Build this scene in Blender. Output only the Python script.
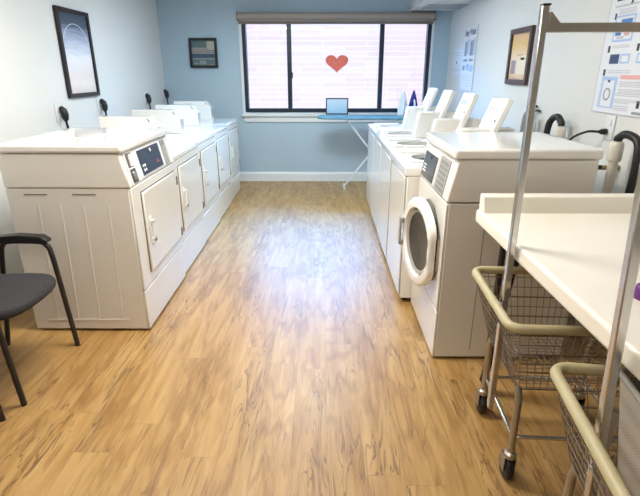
import bpy, bmesh, math, random
from mathutils import Vector, Matrix
random.seed(7)
for o in list(bpy.data.objects): bpy.data.objects.remove(o)
S = bpy.context.scene
col = S.collection
PI = math.pi

# ------------------------------------------------------------------ camera
F_PX, PITCH, YAW, CAM_H = 478.0, 20.2, -0.3, 1.5
cam = bpy.data.cameras.new('camera'); cam.sensor_fit = 'HORIZONTAL'; cam.sensor_width = 36
cam.lens = F_PX * 36 / 640; cam.clip_start = 0.02; cam.clip_end = 200
co = bpy.data.objects.new('camera', cam); col.objects.link(co)
co.location = (0, 0, CAM_H); co.rotation_euler = (math.radians(90 - PITCH), 0, math.radians(-YAW))
S.camera = co
S.view_settings.view_transform = 'Standard'; S.view_settings.look = 'None'
S.view_settings.gamma = 1.0; S.view_settings.use_curve_mapping = False
S.view_settings.exposure = 0.45

# ------------------------------------------------------------------ world, sun, daylight, ceiling light
w = bpy.data.worlds.new('world'); S.world = w; w.use_nodes = True
bg = w.node_tree.nodes['Background']; bg.inputs[0].default_value = (0.78, 0.84, 1.0, 1); bg.inputs[1].default_value = 0.16
def area(name, loc, target, sx, sy, power, color):
    l = bpy.data.lights.new(name, 'AREA'); l.shape = 'RECTANGLE'; l.size = sx; l.size_y = sy
    l.energy = power; l.color = color
    o = bpy.data.objects.new(name, l); col.objects.link(o); o.location = loc
    d = Vector(target) - Vector(loc); o.rotation_euler = d.to_track_quat('-Z', 'Y').to_euler()
    return o
sun = bpy.data.lights.new('sun', 'SUN'); sun.energy = 4.15; sun.angle = 0.01; sun.color = (1.0, 0.92, 0.82)
so = bpy.data.objects.new('sun', sun); col.objects.link(so)
so.rotation_euler = Vector((0.25, 0.62, -0.75)).to_track_quat('-Z', 'Y').to_euler()
area('window_daylight', (0.18, 7.9, 2.95), (0.0, 5.2, 0.4), 3.0, 1.2, 900, (0.14, 0.46, 1.0))
CEIL = 2.45
LIGHTS = [(-0.5, 0.2, (1.0, 0.93, 0.84), 14), (-0.6, 2.4, (1.0, 0.94, 0.86), 54), (-0.2, 4.9, (0.70, 0.87, 1.0), 46)]

# ------------------------------------------------------------------ materials
def mat(name, color, rough=0.5, metal=0.0, spec=0.5, emit=None, estr=0, alpha=None, coat=0.0):
    m = bpy.data.materials.new(name); m.use_nodes = True
    b = m.node_tree.nodes['Principled BSDF']
    b.inputs['Base Color'].default_value = (*color, 1); b.inputs['Roughness'].default_value = rough
    b.inputs['Metallic'].default_value = metal; b.inputs['Specular IOR Level'].default_value = spec
    b.inputs['Coat Weight'].default_value = coat; b.inputs['Coat Roughness'].default_value = 0.08
    if emit: b.inputs['Emission Color'].default_value = (*emit, 1); b.inputs['Emission Strength'].default_value = estr
    return m
def nodes(m): return m.node_tree.nodes, m.node_tree.links, m.node_tree.nodes['Principled BSDF']
def noisy(m, c1, c2, scale=(1, 1, 1), ns=5, detail=4, bump=0.0, bscale=200):
    N, L, b = nodes(m)
    tc = N.new('ShaderNodeTexCoord'); mp = N.new('ShaderNodeMapping'); mp.inputs['Scale'].default_value = scale
    n = N.new('ShaderNodeTexNoise'); n.inputs['Scale'].default_value = ns; n.inputs['Detail'].default_value = detail
    r = N.new('ShaderNodeValToRGB'); r.color_ramp.elements[0].color = (*c1, 1); r.color_ramp.elements[1].color = (*c2, 1)
    r.color_ramp.elements[0].position = 0.3; r.color_ramp.elements[1].position = 0.7
    L.new(tc.outputs['Object'], mp.inputs[0]); L.new(mp.outputs[0], n.inputs[0]); L.new(n.outputs[0], r.inputs[0]); L.new(r.outputs[0], b.inputs['Base Color'])
    if bump:
        n2 = N.new('ShaderNodeTexNoise'); n2.inputs['Scale'].default_value = bscale
        bp = N.new('ShaderNodeBump'); bp.inputs['Strength'].default_value = bump; bp.inputs['Distance'].default_value = 0.002
        L.new(tc.outputs['Object'], n2.inputs[0]); L.new(n2.outputs[0], bp.inputs['Height']); L.new(bp.outputs[0], b.inputs['Normal'])
    return m
M = {}
M['wall'] = noisy(mat('painted_wall', (.6, .63, .64), .6), (.73, .73, .705), (.76, .76, .735), ns=1.2, bump=.25, bscale=90)
M['wall_back'] = noisy(mat('wall_daylight_cast', (.36, .46, .54), .6), (.42, .54, .62), (.45, .57, .65), ns=1.2, bump=.25, bscale=90)  # blue cast of the window daylight is put into this wall's colour
M['ceiling'] = noisy(mat('ceiling_paint', (.7, .7, .7), .8), (.72, .73, .73), (.76, .77, .77), ns=2)
M['trim'] = mat('white_trim', (.78, .80, .80), .35)
M['enamel'] = noisy(mat('white_enamel', (.8, .79, .75), .22, coat=.35), (.76, .745, .70), (.79, .775, .73), ns=1.5)
M['enamel_deck'] = noisy(mat('white_deck_enamel', (.85, .85, .83), .12, coat=.6), (.84, .835, .81), (.87, .865, .84), ns=1.5)
M['cream_panel'] = mat('cream_plastic', (.77, .755, .70), .35)
M['grey_plastic'] = mat('grey_plastic', (.22, .22, .21), .4)
M['slot_grey'] = mat('dark_recess_plastic', (.10, .10, .095), .5)
M['light_grey'] = mat('light_grey_plastic', (.34, .335, .315), .4)
M['display'] = mat('slate_display_film', (.018, .032, .055), .35)
M['display_r'] = mat('dark_grey_display_film', (.06, .065, .075), .25)
M['mark_white'] = mat('white_print', (.75, .78, .8), .5)
M['mark_red'] = mat('red_print', (.6, .15, .12), .5)
M['seam'] = mat('dark_seam', (.12, .115, .10), .6)
M['black'] = mat('black_rubber', (.012, .012, .013), .45)
M['black_frame'] = mat('black_painted_steel', (.018, .016, .018), .38)
M['chair_fabric'] = noisy(mat('charcoal_fabric', (.03, .03, .035), .9), (.022, .023, .027), (.036, .037, .042), ns=60, bump=.8, bscale=500)
M['chrome'] = mat('chrome', (.62, .62, .62), .18, 1.0)
M['steel'] = mat('brushed_steel', (.45, .43, .39), .35, 1.0)
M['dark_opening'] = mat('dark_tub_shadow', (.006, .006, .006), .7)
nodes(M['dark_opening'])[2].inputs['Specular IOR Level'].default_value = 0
M['tub'] = mat('stainless_tub', (.35, .35, .35), .3, 1.0)
M['laminate'] = noisy(mat('cream_laminate', (.80, .76, .66), .3), (.84, .81, .72), (.87, .84, .76), ns=3)
M['bumper'] = noisy(mat('tan_vinyl_bumper', (.45, .40, .24), .45), (.42, .37, .21), (.50, .44, .27), ns=8)
M['wire'] = mat('zinc_wire', (.30, .26, .23), .35, 1.0)
M['dark_window'] = mat('black_window_frame', (.010, .022, .04), .3)
M['blind'] = mat('taupe_blind', (.36, .31, .26), .7)
M['blind_dark'] = mat('dark_taupe_hem', (.20, .17, .145), .7)
M['heart'] = noisy(mat('red_paper', (.75, .10, .07), .7), (.80, .15, .09), (.88, .22, .15), ns=30)
M['frame_black'] = mat('black_picture_frame', (.012, .010, .010), .35)
M['frame_brown'] = mat('dark_brown_picture_frame', (.05, .028, .018), .35)
M['paper'] = mat('white_paper', (.78, .80, .84), .5)
M['print_blue'] = mat('blue_print', (.06, .20, .55), .5)
M['print_lblue'] = mat('pale_blue_print', (.40, .55, .80), .5)
M['print_grey'] = mat('grey_print', (.30, .31, .34), .5)
M['print_lgrey'] = mat('pale_grey_print', (.55, .56, .60), .5)
M['print_black'] = mat('black_print', (.02, .02, .025), .5)
M['print_pink'] = mat('salmon_print', (.80, .42, .38), .5)
M['print_dblue'] = mat('navy_print', (.03, .06, .16), .5)
M['pvc'] = mat('white_pvc', (.72, .69, .60), .4)
M['brass'] = mat('brass_valve', (.35, .26, .12), .35, 1.0)
M['hose_grey'] = mat('ribbed_grey_hose', (.30, .30, .29), .5)
M['board_cover'] = noisy(mat('blue_board_cover', (.12, .32, .45), .8), (.13, .30, .42), (.18, .38, .50), ns=20)
M['white_metal'] = mat('white_painted_tube', (.78, .80, .82), .3)
M['iron_blue'] = mat('blue_iron_plastic', (.015, .03, .22), .25)
M['iron_white'] = mat('white_iron_plastic', (.80, .82, .85), .3)
M['purple'] = mat('purple_plastic', (.13, .02, .19), .35)
M['asphalt'] = mat('outdoor_paving', (.05, .05, .05), .9)
M['vent_dark'] = mat('vent_slot', (.10, .12, .14), .6)

def pane_mat():
    m = bpy.data.materials.new('window_glass'); m.use_nodes = True; N = m.node_tree.nodes; L = m.node_tree.links
    N.clear(); out = N.new('ShaderNodeOutputMaterial'); t = N.new('ShaderNodeBsdfTransparent'); g = N.new('ShaderNodeBsdfGlossy')
    g.inputs['Roughness'].default_value = 0.02; fr = N.new('ShaderNodeFresnel'); fr.inputs[0].default_value = 1.45
    t.inputs[0].default_value = (.96, .97, 1, 1)
    mx = N.new('ShaderNodeMixShader'); L.new(fr.outputs[0], mx.inputs[0]); L.new(t.outputs[0], mx.inputs[1]); L.new(g.outputs[0], mx.inputs[2]); L.new(mx.outputs[0], out.inputs[0])
    return m
M['glass'] = pane_mat()
M['door_glass'] = mat('smoked_door_glass', (.05, .046, .042), .25, spec=.3)

def floor_mat():
    m = mat('wood_plank_floor', (.5, .35, .18), .34); N, L, b = nodes(m)
    b.inputs['Specular IOR Level'].default_value = 0.5
    def math_(op, a, c=None):
        n = N.new('ShaderNodeMath'); n.operation = op
        for i, v in enumerate((a, c)):
            if v is None: continue
            if isinstance(v, (int, float)): n.inputs[i].default_value = v
            else: L.new(v, n.inputs[i])
        return n.outputs[0]
    tc = N.new('ShaderNodeTexCoord')
    br = N.new('ShaderNodeTexBrick'); br.inputs['Scale'].default_value = 1; br.inputs['Brick Width'].default_value = 1.22; br.inputs['Row Height'].default_value = .152
    br.inputs['Mortar Size'].default_value = .0012; br.inputs['Mortar Smooth'].default_value = .2; br.offset = 0.0
    br.inputs['Color1'].default_value = (0, 0, 0, 1); br.inputs['Color2'].default_value = (1, 1, 1, 1); br.inputs['Mortar'].default_value = (.5, .5, .5, 1)
    sep = N.new('ShaderNodeSeparateXYZ'); L.new(tc.outputs['Object'], sep.inputs[0])
    rnd = N.new('ShaderNodeSeparateColor'); L.new(br.outputs['Color'], rnd.inputs[0])
    # every plank gets its own slice of the grain
    row = math_('FLOOR', math_('DIVIDE', math_('ADD', sep.outputs[0], -0.02), .152))
    bc = N.new('ShaderNodeCombineXYZ'); L.new(math_('ADD', sep.outputs[1], math_('MULTIPLY', math_('FRACT', math_('MULTIPLY', math_('SINE', math_('MULTIPLY', row, 12.9898)), 437.58)), 1.22)), bc.inputs[0])
    L.new(math_('ADD', sep.outputs[0], -0.02), bc.inputs[1]); L.new(bc.outputs[0], br.inputs[0])
    comb = N.new('ShaderNodeCombineXYZ'); L.new(sep.outputs[0], comb.inputs[0]); L.new(sep.outputs[1], comb.inputs[1])
    L.new(math_('ADD', math_('MULTIPLY', row, 3.17), math_('MULTIPLY', rnd.outputs[0], 9.0)), comb.inputs[2])
    def noise(scale, sc, det, rough=.55, dist=0.0):
        p = N.new('ShaderNodeMapping'); p.inputs['Scale'].default_value = sc; L.new(comb.outputs[0], p.inputs[0])
        n = N.new('ShaderNodeTexNoise'); n.inputs['Scale'].default_value = scale; n.inputs['Detail'].default_value = det
        n.inputs['Roughness'].default_value = rough; n.inputs['Distortion'].default_value = dist; L.new(p.outputs[0], n.inputs[0]); return n.outputs[0]
    def ramp(src, stops):
        r = N.new('ShaderNodeValToRGB'); e = r.color_ramp.elements
        e[0].position, e[0].color = stops[0][0], (*stops[0][1], 1); e[1].position, e[1].color = stops[-1][0], (*stops[-1][1], 1)
        for p, c in stops[1:-1]:
            k = e.new(p); k.color = (*c, 1)
        L.new(src, r.inputs[0]); return r.outputs[0]
    def mix(mode, f, a, c):
        x = N.new('ShaderNodeMix'); x.data_type = 'RGBA'; x.blend_type = mode
        if isinstance(f, (int, float)): x.inputs[0].default_value = f
        else: L.new(f, x.inputs[0])
        L.new(a, x.inputs[6]); L.new(c, x.inputs[7]); return x.outputs[2]
    base = ramp(noise(2.6, (4.5, .45, 1), 7, .62, .9), [(.22, (.27, .142, .038)), (.42, (.375, .217, .070)), (.58, (.44, .270, .098)), (.80, (.52, .340, .145))])
    fine = ramp(noise(4, (11, .8, 1), 8, .68, .7), [(.30, (.70, .63, .54)), (.46, (1, 1, 1)), (.70, (1.08, 1.07, 1.03))])
    c1 = mix('MULTIPLY', .9, base, fine)
    swirl = N.new('ShaderNodeTexWave'); swirl.wave_type = 'RINGS'; swirl.inputs['Scale'].default_value = 3.2; swirl.inputs['Distortion'].default_value = 9; swirl.inputs['Detail'].default_value = 3; swirl.inputs['Detail Scale'].default_value = 1.2
    sp = N.new('ShaderNodeMapping'); sp.inputs['Scale'].default_value = (2.6, .42, 1); L.new(comb.outputs[0], sp.inputs[0]); L.new(sp.outputs[0], swirl.inputs[0])
    sw = ramp(swirl.outputs[1], [(.0, (.66, .56, .44)), (.35, (1, 1, 1)), (1, (1, 1, 1))])
    c2 = mix('MULTIPLY', .55, c1, sw)
    crack = noise(2.2, (7, .7, 1), 3, .5, 1.8)
    cd = math_('ABSOLUTE', math_('SUBTRACT', crack, .5))
    gate = noise(1.3, (2.6, .8, 1), 2)
    ck = math_('MULTIPLY', ramp(cd, [(0, (1, 1, 1)), (.034, (0, 0, 0))]), ramp(gate, [(.44, (0, 0, 0)), (.58, (1, 1, 1))]))
    dark = N.new('ShaderNodeRGB'); dark.outputs[0].default_value = (.16, .085, .035, 1)
    c3 = mix('MIX', math_('MULTIPLY', ck, .95), c2, dark.outputs[0])
    tint = ramp(rnd.outputs[0], [(0, (.95, .94, .93)), (.5, (1, 1, 1)), (1, (1.03, 1.03, 1.03))])
    c4 = mix('MULTIPLY', 1, c3, tint)
    c5 = mix('MIX', math_('MULTIPLY', br.outputs['Fac'], .3), c4, dark.outputs[0])
    L.new(c5, b.inputs['Base Color'])
    rr = N.new('ShaderNodeMapRange'); rr.inputs[3].default_value = .31; rr.inputs[4].default_value = .45
    L.new(noise(6, (14, .6, 1), 8, .7, .3), rr.inputs[0]); L.new(rr.outputs[0], b.inputs['Roughness'])
    bp = N.new('ShaderNodeBump'); bp.inputs['Strength'].default_value = .15; bp.inputs['Distance'].default_value = .001
    L.new(fine, bp.inputs['Height']); L.new(bp.outputs[0], b.inputs['Normal'])
    return m
M['floor'] = floor_mat()

def brick_mat():
    m = mat('pink_brick', (.6, .4, .35), .9); N, L, b = nodes(m)
    tc = N.new('ShaderNodeTexCoord'); mp = N.new('ShaderNodeMapping'); mp.inputs['Rotation'].default_value = (PI / 2, 0, 0)
    L.new(tc.outputs['Object'], mp.inputs[0])
    br = N.new('ShaderNodeTexBrick'); br.inputs['Scale'].default_value = 1; br.inputs['Brick Width'].default_value = .9; br.inputs['Row Height'].default_value = .10
    br.inputs['Mortar Size'].default_value = .011; br.inputs['Mortar Smooth'].default_value = .4
    br.inputs['Color1'].default_value = (.76, .58, .52, 1); br.inputs['Color2'].default_value = (.80, .65, .59, 1); br.inputs['Mortar'].default_value = (.82, .71, .67, 1)
    L.new(mp.outputs[0], br.inputs[0]); L.new(br.outputs[0], b.inputs['Base Color'])
    return m
M['brick'] = brick_mat()

def grad_mat(name, stops, axis=2, rough=.3, streak=None):
    """Printed picture: colour bands along one generated axis (an artwork's own colours)."""
    m = mat(name, (.5, .5, .5), rough); N, L, b = nodes(m)
    tc = N.new('ShaderNodeTexCoord'); s = N.new('ShaderNodeSeparateXYZ'); L.new(tc.outputs['Generated'], s.inputs[0])
    src = s.outputs[axis]
    if streak:
        mp = N.new('ShaderNodeMapping'); mp.inputs['Scale'].default_value = streak; n = N.new('ShaderNodeTexNoise'); n.inputs['Scale'].default_value = 3; n.inputs['Detail'].default_value = 5
        L.new(tc.outputs['Generated'], mp.inputs[0]); L.new(mp.outputs[0], n.inputs[0])
        a = N.new('ShaderNodeMath'); a.operation = 'MULTIPLY_ADD'; a.inputs[1].default_value = .22; L.new(n.outputs[0], a.inputs[0])
        sb = N.new('ShaderNodeMath'); sb.operation = 'SUBTRACT'; sb.inputs[1].default_value = .11; L.new(src, sb.inputs[0]); L.new(sb.outputs[0], a.inputs[2]); src = a.outputs[0]
    r = N.new('ShaderNodeValToRGB'); e = r.color_ramp.elements
    e[0].position, e[0].color = stops[0][0], (*stops[0][1], 1); e[1].position, e[1].color = stops[-1][0], (*stops[-1][1], 1)
    for p, c in stops[1:-1]:
        k = e.new(p); k.color = (*c, 1)
    L.new(src, r.inputs[0]); L.new(r.outputs[0], b.inputs['Base Color'])
    return m
M['art_left'] = grad_mat('pale_landscape_print', [(0, (.74, .64, .60)), (.12, (.84, .76, .72)), (.2, (.80, .72, .70)), (.45, (.82, .82, .86)), (.64, (.50, .56, .70)), (.78, (.24, .29, .42)), (.86, (.06, .09, .14)), (1, (.05, .07, .10))], streak=(1, 1, 9))
M['art_right'] = grad_mat('amber_print', [(0, (.62, .40, .22)), (.1, (.74, .56, .36)), (.3, (.80, .64, .44)), (.55, (.78, .60, .36)), (.75, (.72, .47, .15)), (1, (.66, .44, .24))], streak=(1, 1, 4))
M['art_card'] = grad_mat('pale_blue_card_print', [(0, (.35, .60, .80)), (.4, (.45, .68, .85)), (1, (.62, .78, .90))], streak=(1, 1, 6))
def mesh_panel_mat():
    m = mat('perforated_grey_plastic', (.42, .39, .34), .5); N, L, b = nodes(m)
    tc = N.new('ShaderNodeTexCoord'); v = N.new('ShaderNodeTexVoronoi'); v.inputs['Scale'].default_value = 110; v.inputs['Randomness'].default_value = 0.0
    r = N.new('ShaderNodeValToRGB'); r.color_ramp.elements[0].position = .28; r.color_ramp.elements[0].color = (.20, .18, .15, 1); r.color_ramp.elements[1].position = .36; r.color_ramp.elements[1].color = (.44, .41, .36, 1)
    L.new(tc.outputs['Object'], v.inputs[0]); L.new(v.outputs[0], r.inputs[0]); L.new(r.outputs[0], b.inputs['Base Color'])
    return m
M['hamper'] = mesh_panel_mat()

# ------------------------------------------------------------------ mesh builder
class MB:
    def __init__(s): s.v = []; s.f = []
    def add(s, vs, fs):
        n = len(s.v); s.v += [tuple(p) for p in vs]; s.f += [tuple(i + n for i in f) for f in fs]; return s
    def box(s, x0, x1, y0, y1, z0, z1):
        x0, x1 = sorted((x0, x1)); y0, y1 = sorted((y0, y1)); z0, z1 = sorted((z0, z1))
        v = [(x0, y0, z0), (x1, y0, z0), (x1, y1, z0), (x0, y1, z0), (x0, y0, z1), (x1, y0, z1), (x1, y1, z1), (x0, y1, z1)]
        return s.add(v, [(0, 3, 2, 1), (4, 5, 6, 7), (0, 1, 5, 4), (1, 2, 6, 5), (2, 3, 7, 6), (3, 0, 4, 7)])
    def prism(s, pts, a, b, axis='y'):
        """pts: 2-D outline; axis y -> pts are (x, z); axis x -> (y, z); axis z -> (x, y)."""
        def P(p, t):
            return (p[0], t, p[1]) if axis == 'y' else ((t, p[0], p[1]) if axis == 'x' else (p[0], p[1], t))
        n = len(pts); v = [P(p, a) for p in pts] + [P(p, b) for p in pts]
        f = [tuple(range(n)), tuple(range(2 * n - 1, n - 1, -1))] + [(i, (i + 1) % n, n + (i + 1) % n, n + i) for i in range(n)]
        return s.add(v, f)
    def tube(s, path, r, n=10, closed=False, flat=None):
        P = [Vector(p) for p in path]; k = len(P); rings = []
        up = None
        for i in range(k):
            if closed: t = (P[(i + 1) % k] - P[i - 1]).normalized()
            else: t = (P[min(i + 1, k - 1)] - P[max(i - 1, 0)]).normalized()
            if up is None:
                up = Vector((0, 0, 1)) if abs(t.z) < .9 else Vector((1, 0, 0))
            a = t.cross(up)
            if a.length < 1e-4: a = t.orthogonal()
            a.normalize(); up = a.cross(t).normalized()
            rr = r[i] if isinstance(r, (list, tuple)) else r
            ky = flat or 1.0
            rings.append([P[i] + a * rr * math.cos(2 * PI * j / n) + up * rr * ky * math.sin(2 * PI * j / n) for j in range(n)])
        v = [p for ring in rings for p in ring]; f = []
        for i in range(k if closed else k - 1):
            b0, b1 = i * n, ((i + 1) % k) * n
            f += [(b0 + j, b0 + (j + 1) % n, b1 + (j + 1) % n, b1 + j) for j in range(n)]
        if not closed: f += [tuple(range(n))[::-1], tuple(range((k - 1) * n, k * n))]
        return s.add(v, f)
    def lathe(s, prof, c=(0, 0, 0), axis='z', n=28, caps=True):
        """prof: (radius, height) pairs about an axis through c."""
        v = []; f = []
        for (r, h) in prof:
            for j in range(n):
                a = 2 * PI * j / n; p, q = r * math.cos(a), r * math.sin(a)
                v.append({'z': (c[0] + p, c[1] + q, c[2] + h), 'x': (c[0] + h, c[1] + p, c[2] + q), 'y': (c[0] + p, c[1] + h, c[2] + q)}[axis])
        for i in range(len(prof) - 1):
            f += [(i * n + j, i * n + (j + 1) % n, (i + 1) * n + (j + 1) % n, (i + 1) * n + j) for j in range(n)]
        if not caps:
            k = (len(prof) - 1) * n; f += [(k + j, k + (j + 1) % n, (j + 1) % n, j) for j in range(n)]; return s.add(v, f)
        if prof[0][0] > 1e-5: f.append(tuple(range(n))[::-1])
        if prof[-1][0] > 1e-5: f.append(tuple(range((len(prof) - 1) * n, len(prof) * n)))
        return s.add(v, f)
    def xf(s, m):
        s.v = [tuple(m @ Vector(p)) for p in s.v]; return s
    def build(s, name, m, parent=None, bevel=0.0, smooth=False, seg=2, loc=None):
        me = bpy.data.meshes.new(name); me.from_pydata(s.v, [], s.f)
        bm = bmesh.new(); bm.from_mesh(me); bmesh.ops.remove_doubles(bm, verts=bm.verts, dist=1e-6)
        bmesh.ops.recalc_face_normals(bm, faces=bm.faces); bm.to_mesh(me); bm.free()
        me.materials.append(m if not isinstance(m, str) else M[m])
        o = bpy.data.objects.new(name, me); col.objects.link(o)
        if parent: o.parent = parent
        if loc: o.location = loc
        if bevel:
            b = o.modifiers.new('bevel', 'BEVEL'); b.width = bevel; b.segments = seg; b.limit_method = 'ANGLE'; b.angle_limit = math.radians(40); b.harden_normals = False
            for p in me.polygons: p.use_smooth = True
            try: me.set_sharp_from_angle(angle=math.radians(50))
            except Exception: pass
        if smooth:
            for p in me.polygons: p.use_smooth = True
            try: me.set_sharp_from_angle(angle=math.radians(50))
            except Exception: pass
        return o
def tag(o, label=None, cat=None, group=None, kind=None):
    if label: o['label'] = label
    if cat: o['category'] = cat
    if group: o['group'] = group
    if kind: o['kind'] = kind
    return o
def thing(name, label, cat, loc=(0, 0, 0), rz=0, group=None):
    o = bpy.data.objects.new(name, None); col.objects.link(o); o.location = loc; o.rotation_euler = (0, 0, rz); o.empty_display_size = .1
    return tag(o, label, cat, group)
def struct(o): o['kind'] = 'structure'; return o
def dup(root, loc=None, rz=None, label=None, group=None):
    def rec(o, par):
        c = o.copy(); col.objects.link(c); c.parent = par
        for ch in [x for x in ALL() if x.parent == o]: rec(ch, c)
        return c
    r = rec(root, None)
    if loc is not None: r.location = loc
    if rz is not None: r.rotation_euler = (0, 0, rz)
    if label: r['label'] = label
    if group: r['group'] = group
    return r
def ALL(): return list(col.objects)
def text_mesh(name, txt, size, m, parent, mw, depth=.0006, bold=0.0):
    cu = bpy.data.curves.new(name, 'FONT'); cu.body = txt; cu.size = size; cu.extrude = depth; cu.offset = bold; cu.align_x = 'LEFT'
    t = bpy.data.objects.new('tmp', cu); col.objects.link(t)
    bpy.context.view_layer.update()
    me = bpy.data.meshes.new_from_object(t.evaluated_get(bpy.context.evaluated_depsgraph_get())); bpy.data.objects.remove(t)
    me.transform(mw); me.name = name
    me.materials.clear(); me.materials.append(M[m]); o = bpy.data.objects.new(name, me); col.objects.link(o); o.parent = parent
    return o
def arc(c, r, a0, a1, n, plane='xz'):
    out = []
    for i in range(n + 1):
        a = a0 + (a1 - a0) * i / n; p, q = r * math.cos(a), r * math.sin(a)
        out.append({'xz': (c[0] + p, c[1], c[2] + q), 'xy': (c[0] + p, c[1] + q, c[2]), 'yz': (c[0], c[1] + p, c[2] + q)}[plane])
    return out
def smooth_path(pts, n=6):
    P = [Vector(p) for p in pts]; P = [P[0] * 2 - P[1]] + P + [P[-1] * 2 - P[-2]]; out = []
    for i in range(1, len(P) - 2):
        p0, p1, p2, p3 = P[i - 1:i + 3]
        for k in range(n):
            t = k / n
            out.append(.5 * ((2 * p1) + (p2 - p0) * t + (2 * p0 - 5 * p1 + 4 * p2 - p3) * t * t + (3 * p1 - p0 - 3 * p2 + p3) * t ** 3))
    out.append(P[-2]); return out

# ------------------------------------------------------------------ room shell
XL, XR, YB, YF = -2.17, 1.69, 6.93, -2.2
T = .14
struct(MB().box(XL - T, XR + T, YF - T, YB + T, -.12, 0).build('floor', 'floor'))
struct(MB().box(XL - T, XR + T, YF - T, YB + T, CEIL, CEIL + .12).build('ceiling', 'ceiling'))
struct(MB().box(XL - T, XL, YF, YB, 0, CEIL).build('wall_left', 'wall'))
struct(MB().box(XR, XR + T, YF, YB, 0, CEIL).build('wall_right', 'wall'))
struct(MB().box(XL - T, XR + T, YF - T, YF, 0, CEIL).build('wall_front', 'wall'))
WX0, WX1, WZ0, WZ1 = -1.10, 1.46, .945, 2.15
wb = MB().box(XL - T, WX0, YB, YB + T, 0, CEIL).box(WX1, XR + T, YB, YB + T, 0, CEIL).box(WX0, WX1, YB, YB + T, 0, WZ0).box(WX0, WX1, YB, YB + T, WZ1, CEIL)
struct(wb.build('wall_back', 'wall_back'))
struct(MB().prism([(YB, 0), (YB - .016, 0), (YB - .016, .105), (YB - .008, .13), (YB, .135)], XL, XR, 'x').build('baseboard_back', 'trim'))
struct(MB().prism([(XL, 0), (XL + .016, 0), (XL + .016, .105), (XL + .008, .13), (XL, .135)], YF, YB - .016, 'y').build('baseboard_left', 'trim'))
struct(MB().prism([(XR, 0), (XR - .016, 0), (XR - .016, .105), (XR - .008, .13), (XR, .135)], YF, YB - .016, 'y').build('baseboard_right', 'trim'))
struct(MB().box(1.13, XR, 5.2, YB, 2.245, CEIL).build('trim_soffit', 'wall'))
# window: outer casing, frame bars, panes
win = bpy.data.objects.new('window_1', None); col.objects.link(win); win.location = (0, YB, 0); struct(win)
fy0, fy1 = -.012, .07
fr = MB()
FX0, FX1, FZ0, FZ1 = -1.075, 1.44, .975, 2.15
fr.box(FX0, FX0 + .05, fy0, fy1, FZ0, FZ1).box(FX1 - .05, FX1, fy0, fy1, FZ0, FZ1).box(FX0 + .05, FX1 - .05, fy0, fy1, FZ0, FZ0 + .05).box(FX0 + .05, FX1 - .05, fy0, fy1, FZ1 - .05, FZ1)
fr.build('window_frame', 'dark_window', win, bevel=.004)
for mx in (-.45, .79):
    MB().box(mx - .03, mx + .03, fy0 + .01, fy1 - .01, FZ0 + .05, FZ1 - .05).build('mullion', 'dark_window', win, bevel=.004)
for a, b in ((FX0 + .05, -.48), (-.42, .76), (.82, FX1 - .05)):
    MB().box(a, b, .030, .036, FZ0 + .05, FZ1 - .05).build('pane', 'glass', win)
MB().box(-.425, -.405, -.014, .0, 1.42, 1.50).build('latch', 'dark_window', win, bevel=.003)
casing = MB().box(WX0 - .012, FX0, -.012, .1, WZ0, WZ1).box(FX1, WX1 + .012, -.012, .1, WZ0, WZ1).box(FX0, FX1, -.0, .1, WZ0, FZ0)
casing.build('casing', 'trim', win)
struct(MB().box(-1.125, 1.49, YB - .055, YB - .0125, .92, .945).box(-1.10, 1.465, YB - .02, YB, .84, .92).build('trim_1', 'trim', bevel=.004))
# outdoors
struct(MB().box(-9, 9, 10.6, 10.9, -.4, 2.75).build('wall_exterior', 'brick'))
struct(MB().box(-9, 9, YB + T, 10.6, -.5, -.4).build('ground', 'asphalt'))

# ------------------------------------------------------------------ ceiling lights (out of frame above)
for i, (lx, ly, lc, lpw) in enumerate(LIGHTS):
    t = thing('ceiling_light', ['white ceiling light panel over the front end of the aisle behind the camera', 'white ceiling light panel above the first dryer', 'white ceiling light panel over the middle of the aisle'][i], 'ceiling light', (lx, ly, CEIL), 0, 'ceiling light panels')
    MB().box(-.62, .62, -.32, -.29, -.05, 0).box(-.62, .62, .29, .32, -.05, 0).box(-.62, -.59, -.29, .29, -.05, 0).box(.59, .62, -.29, .29, -.05, 0).box(-.59, .59, -.29, .29, -.02, 0).build('frame', 'trim', t)
    l = bpy.data.lights.new('ceiling_lamp', 'AREA'); l.shape = 'RECTANGLE'; l.size = 1.14; l.size_y = .54; l.energy = lpw; l.color = lc
    o = bpy.data.objects.new('lamp_panel', l); col.objects.link(o); o.parent = t; o.location = (0, 0, -.035)

# ------------------------------------------------------------------ roller blind, heart, card, sill things
t = thing('roller_blind', 'taupe roller blind rolled up across the top of the window', 'blind', (0, YB - .07, 2.1))
MB().tube([(-1.11, 0, .085), (1.45, 0, .085)], .04, 20).build('rolled_fabric', 'blind', t, smooth=True)
MB().box(-1.11, 1.45, .028, .034, .005, .085).build('hanging_fabric', 'blind', t)
MB().box(-1.105, 1.445, .018, .044, -.01, .02).build('hem_bar', 'blind_dark', t, bevel=.004)
for sx in (-1.118, 1.451): MB().box(sx, sx + .008, -.035, .05, .03, .135).build('bracket', 'blind_dark', t)

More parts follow.
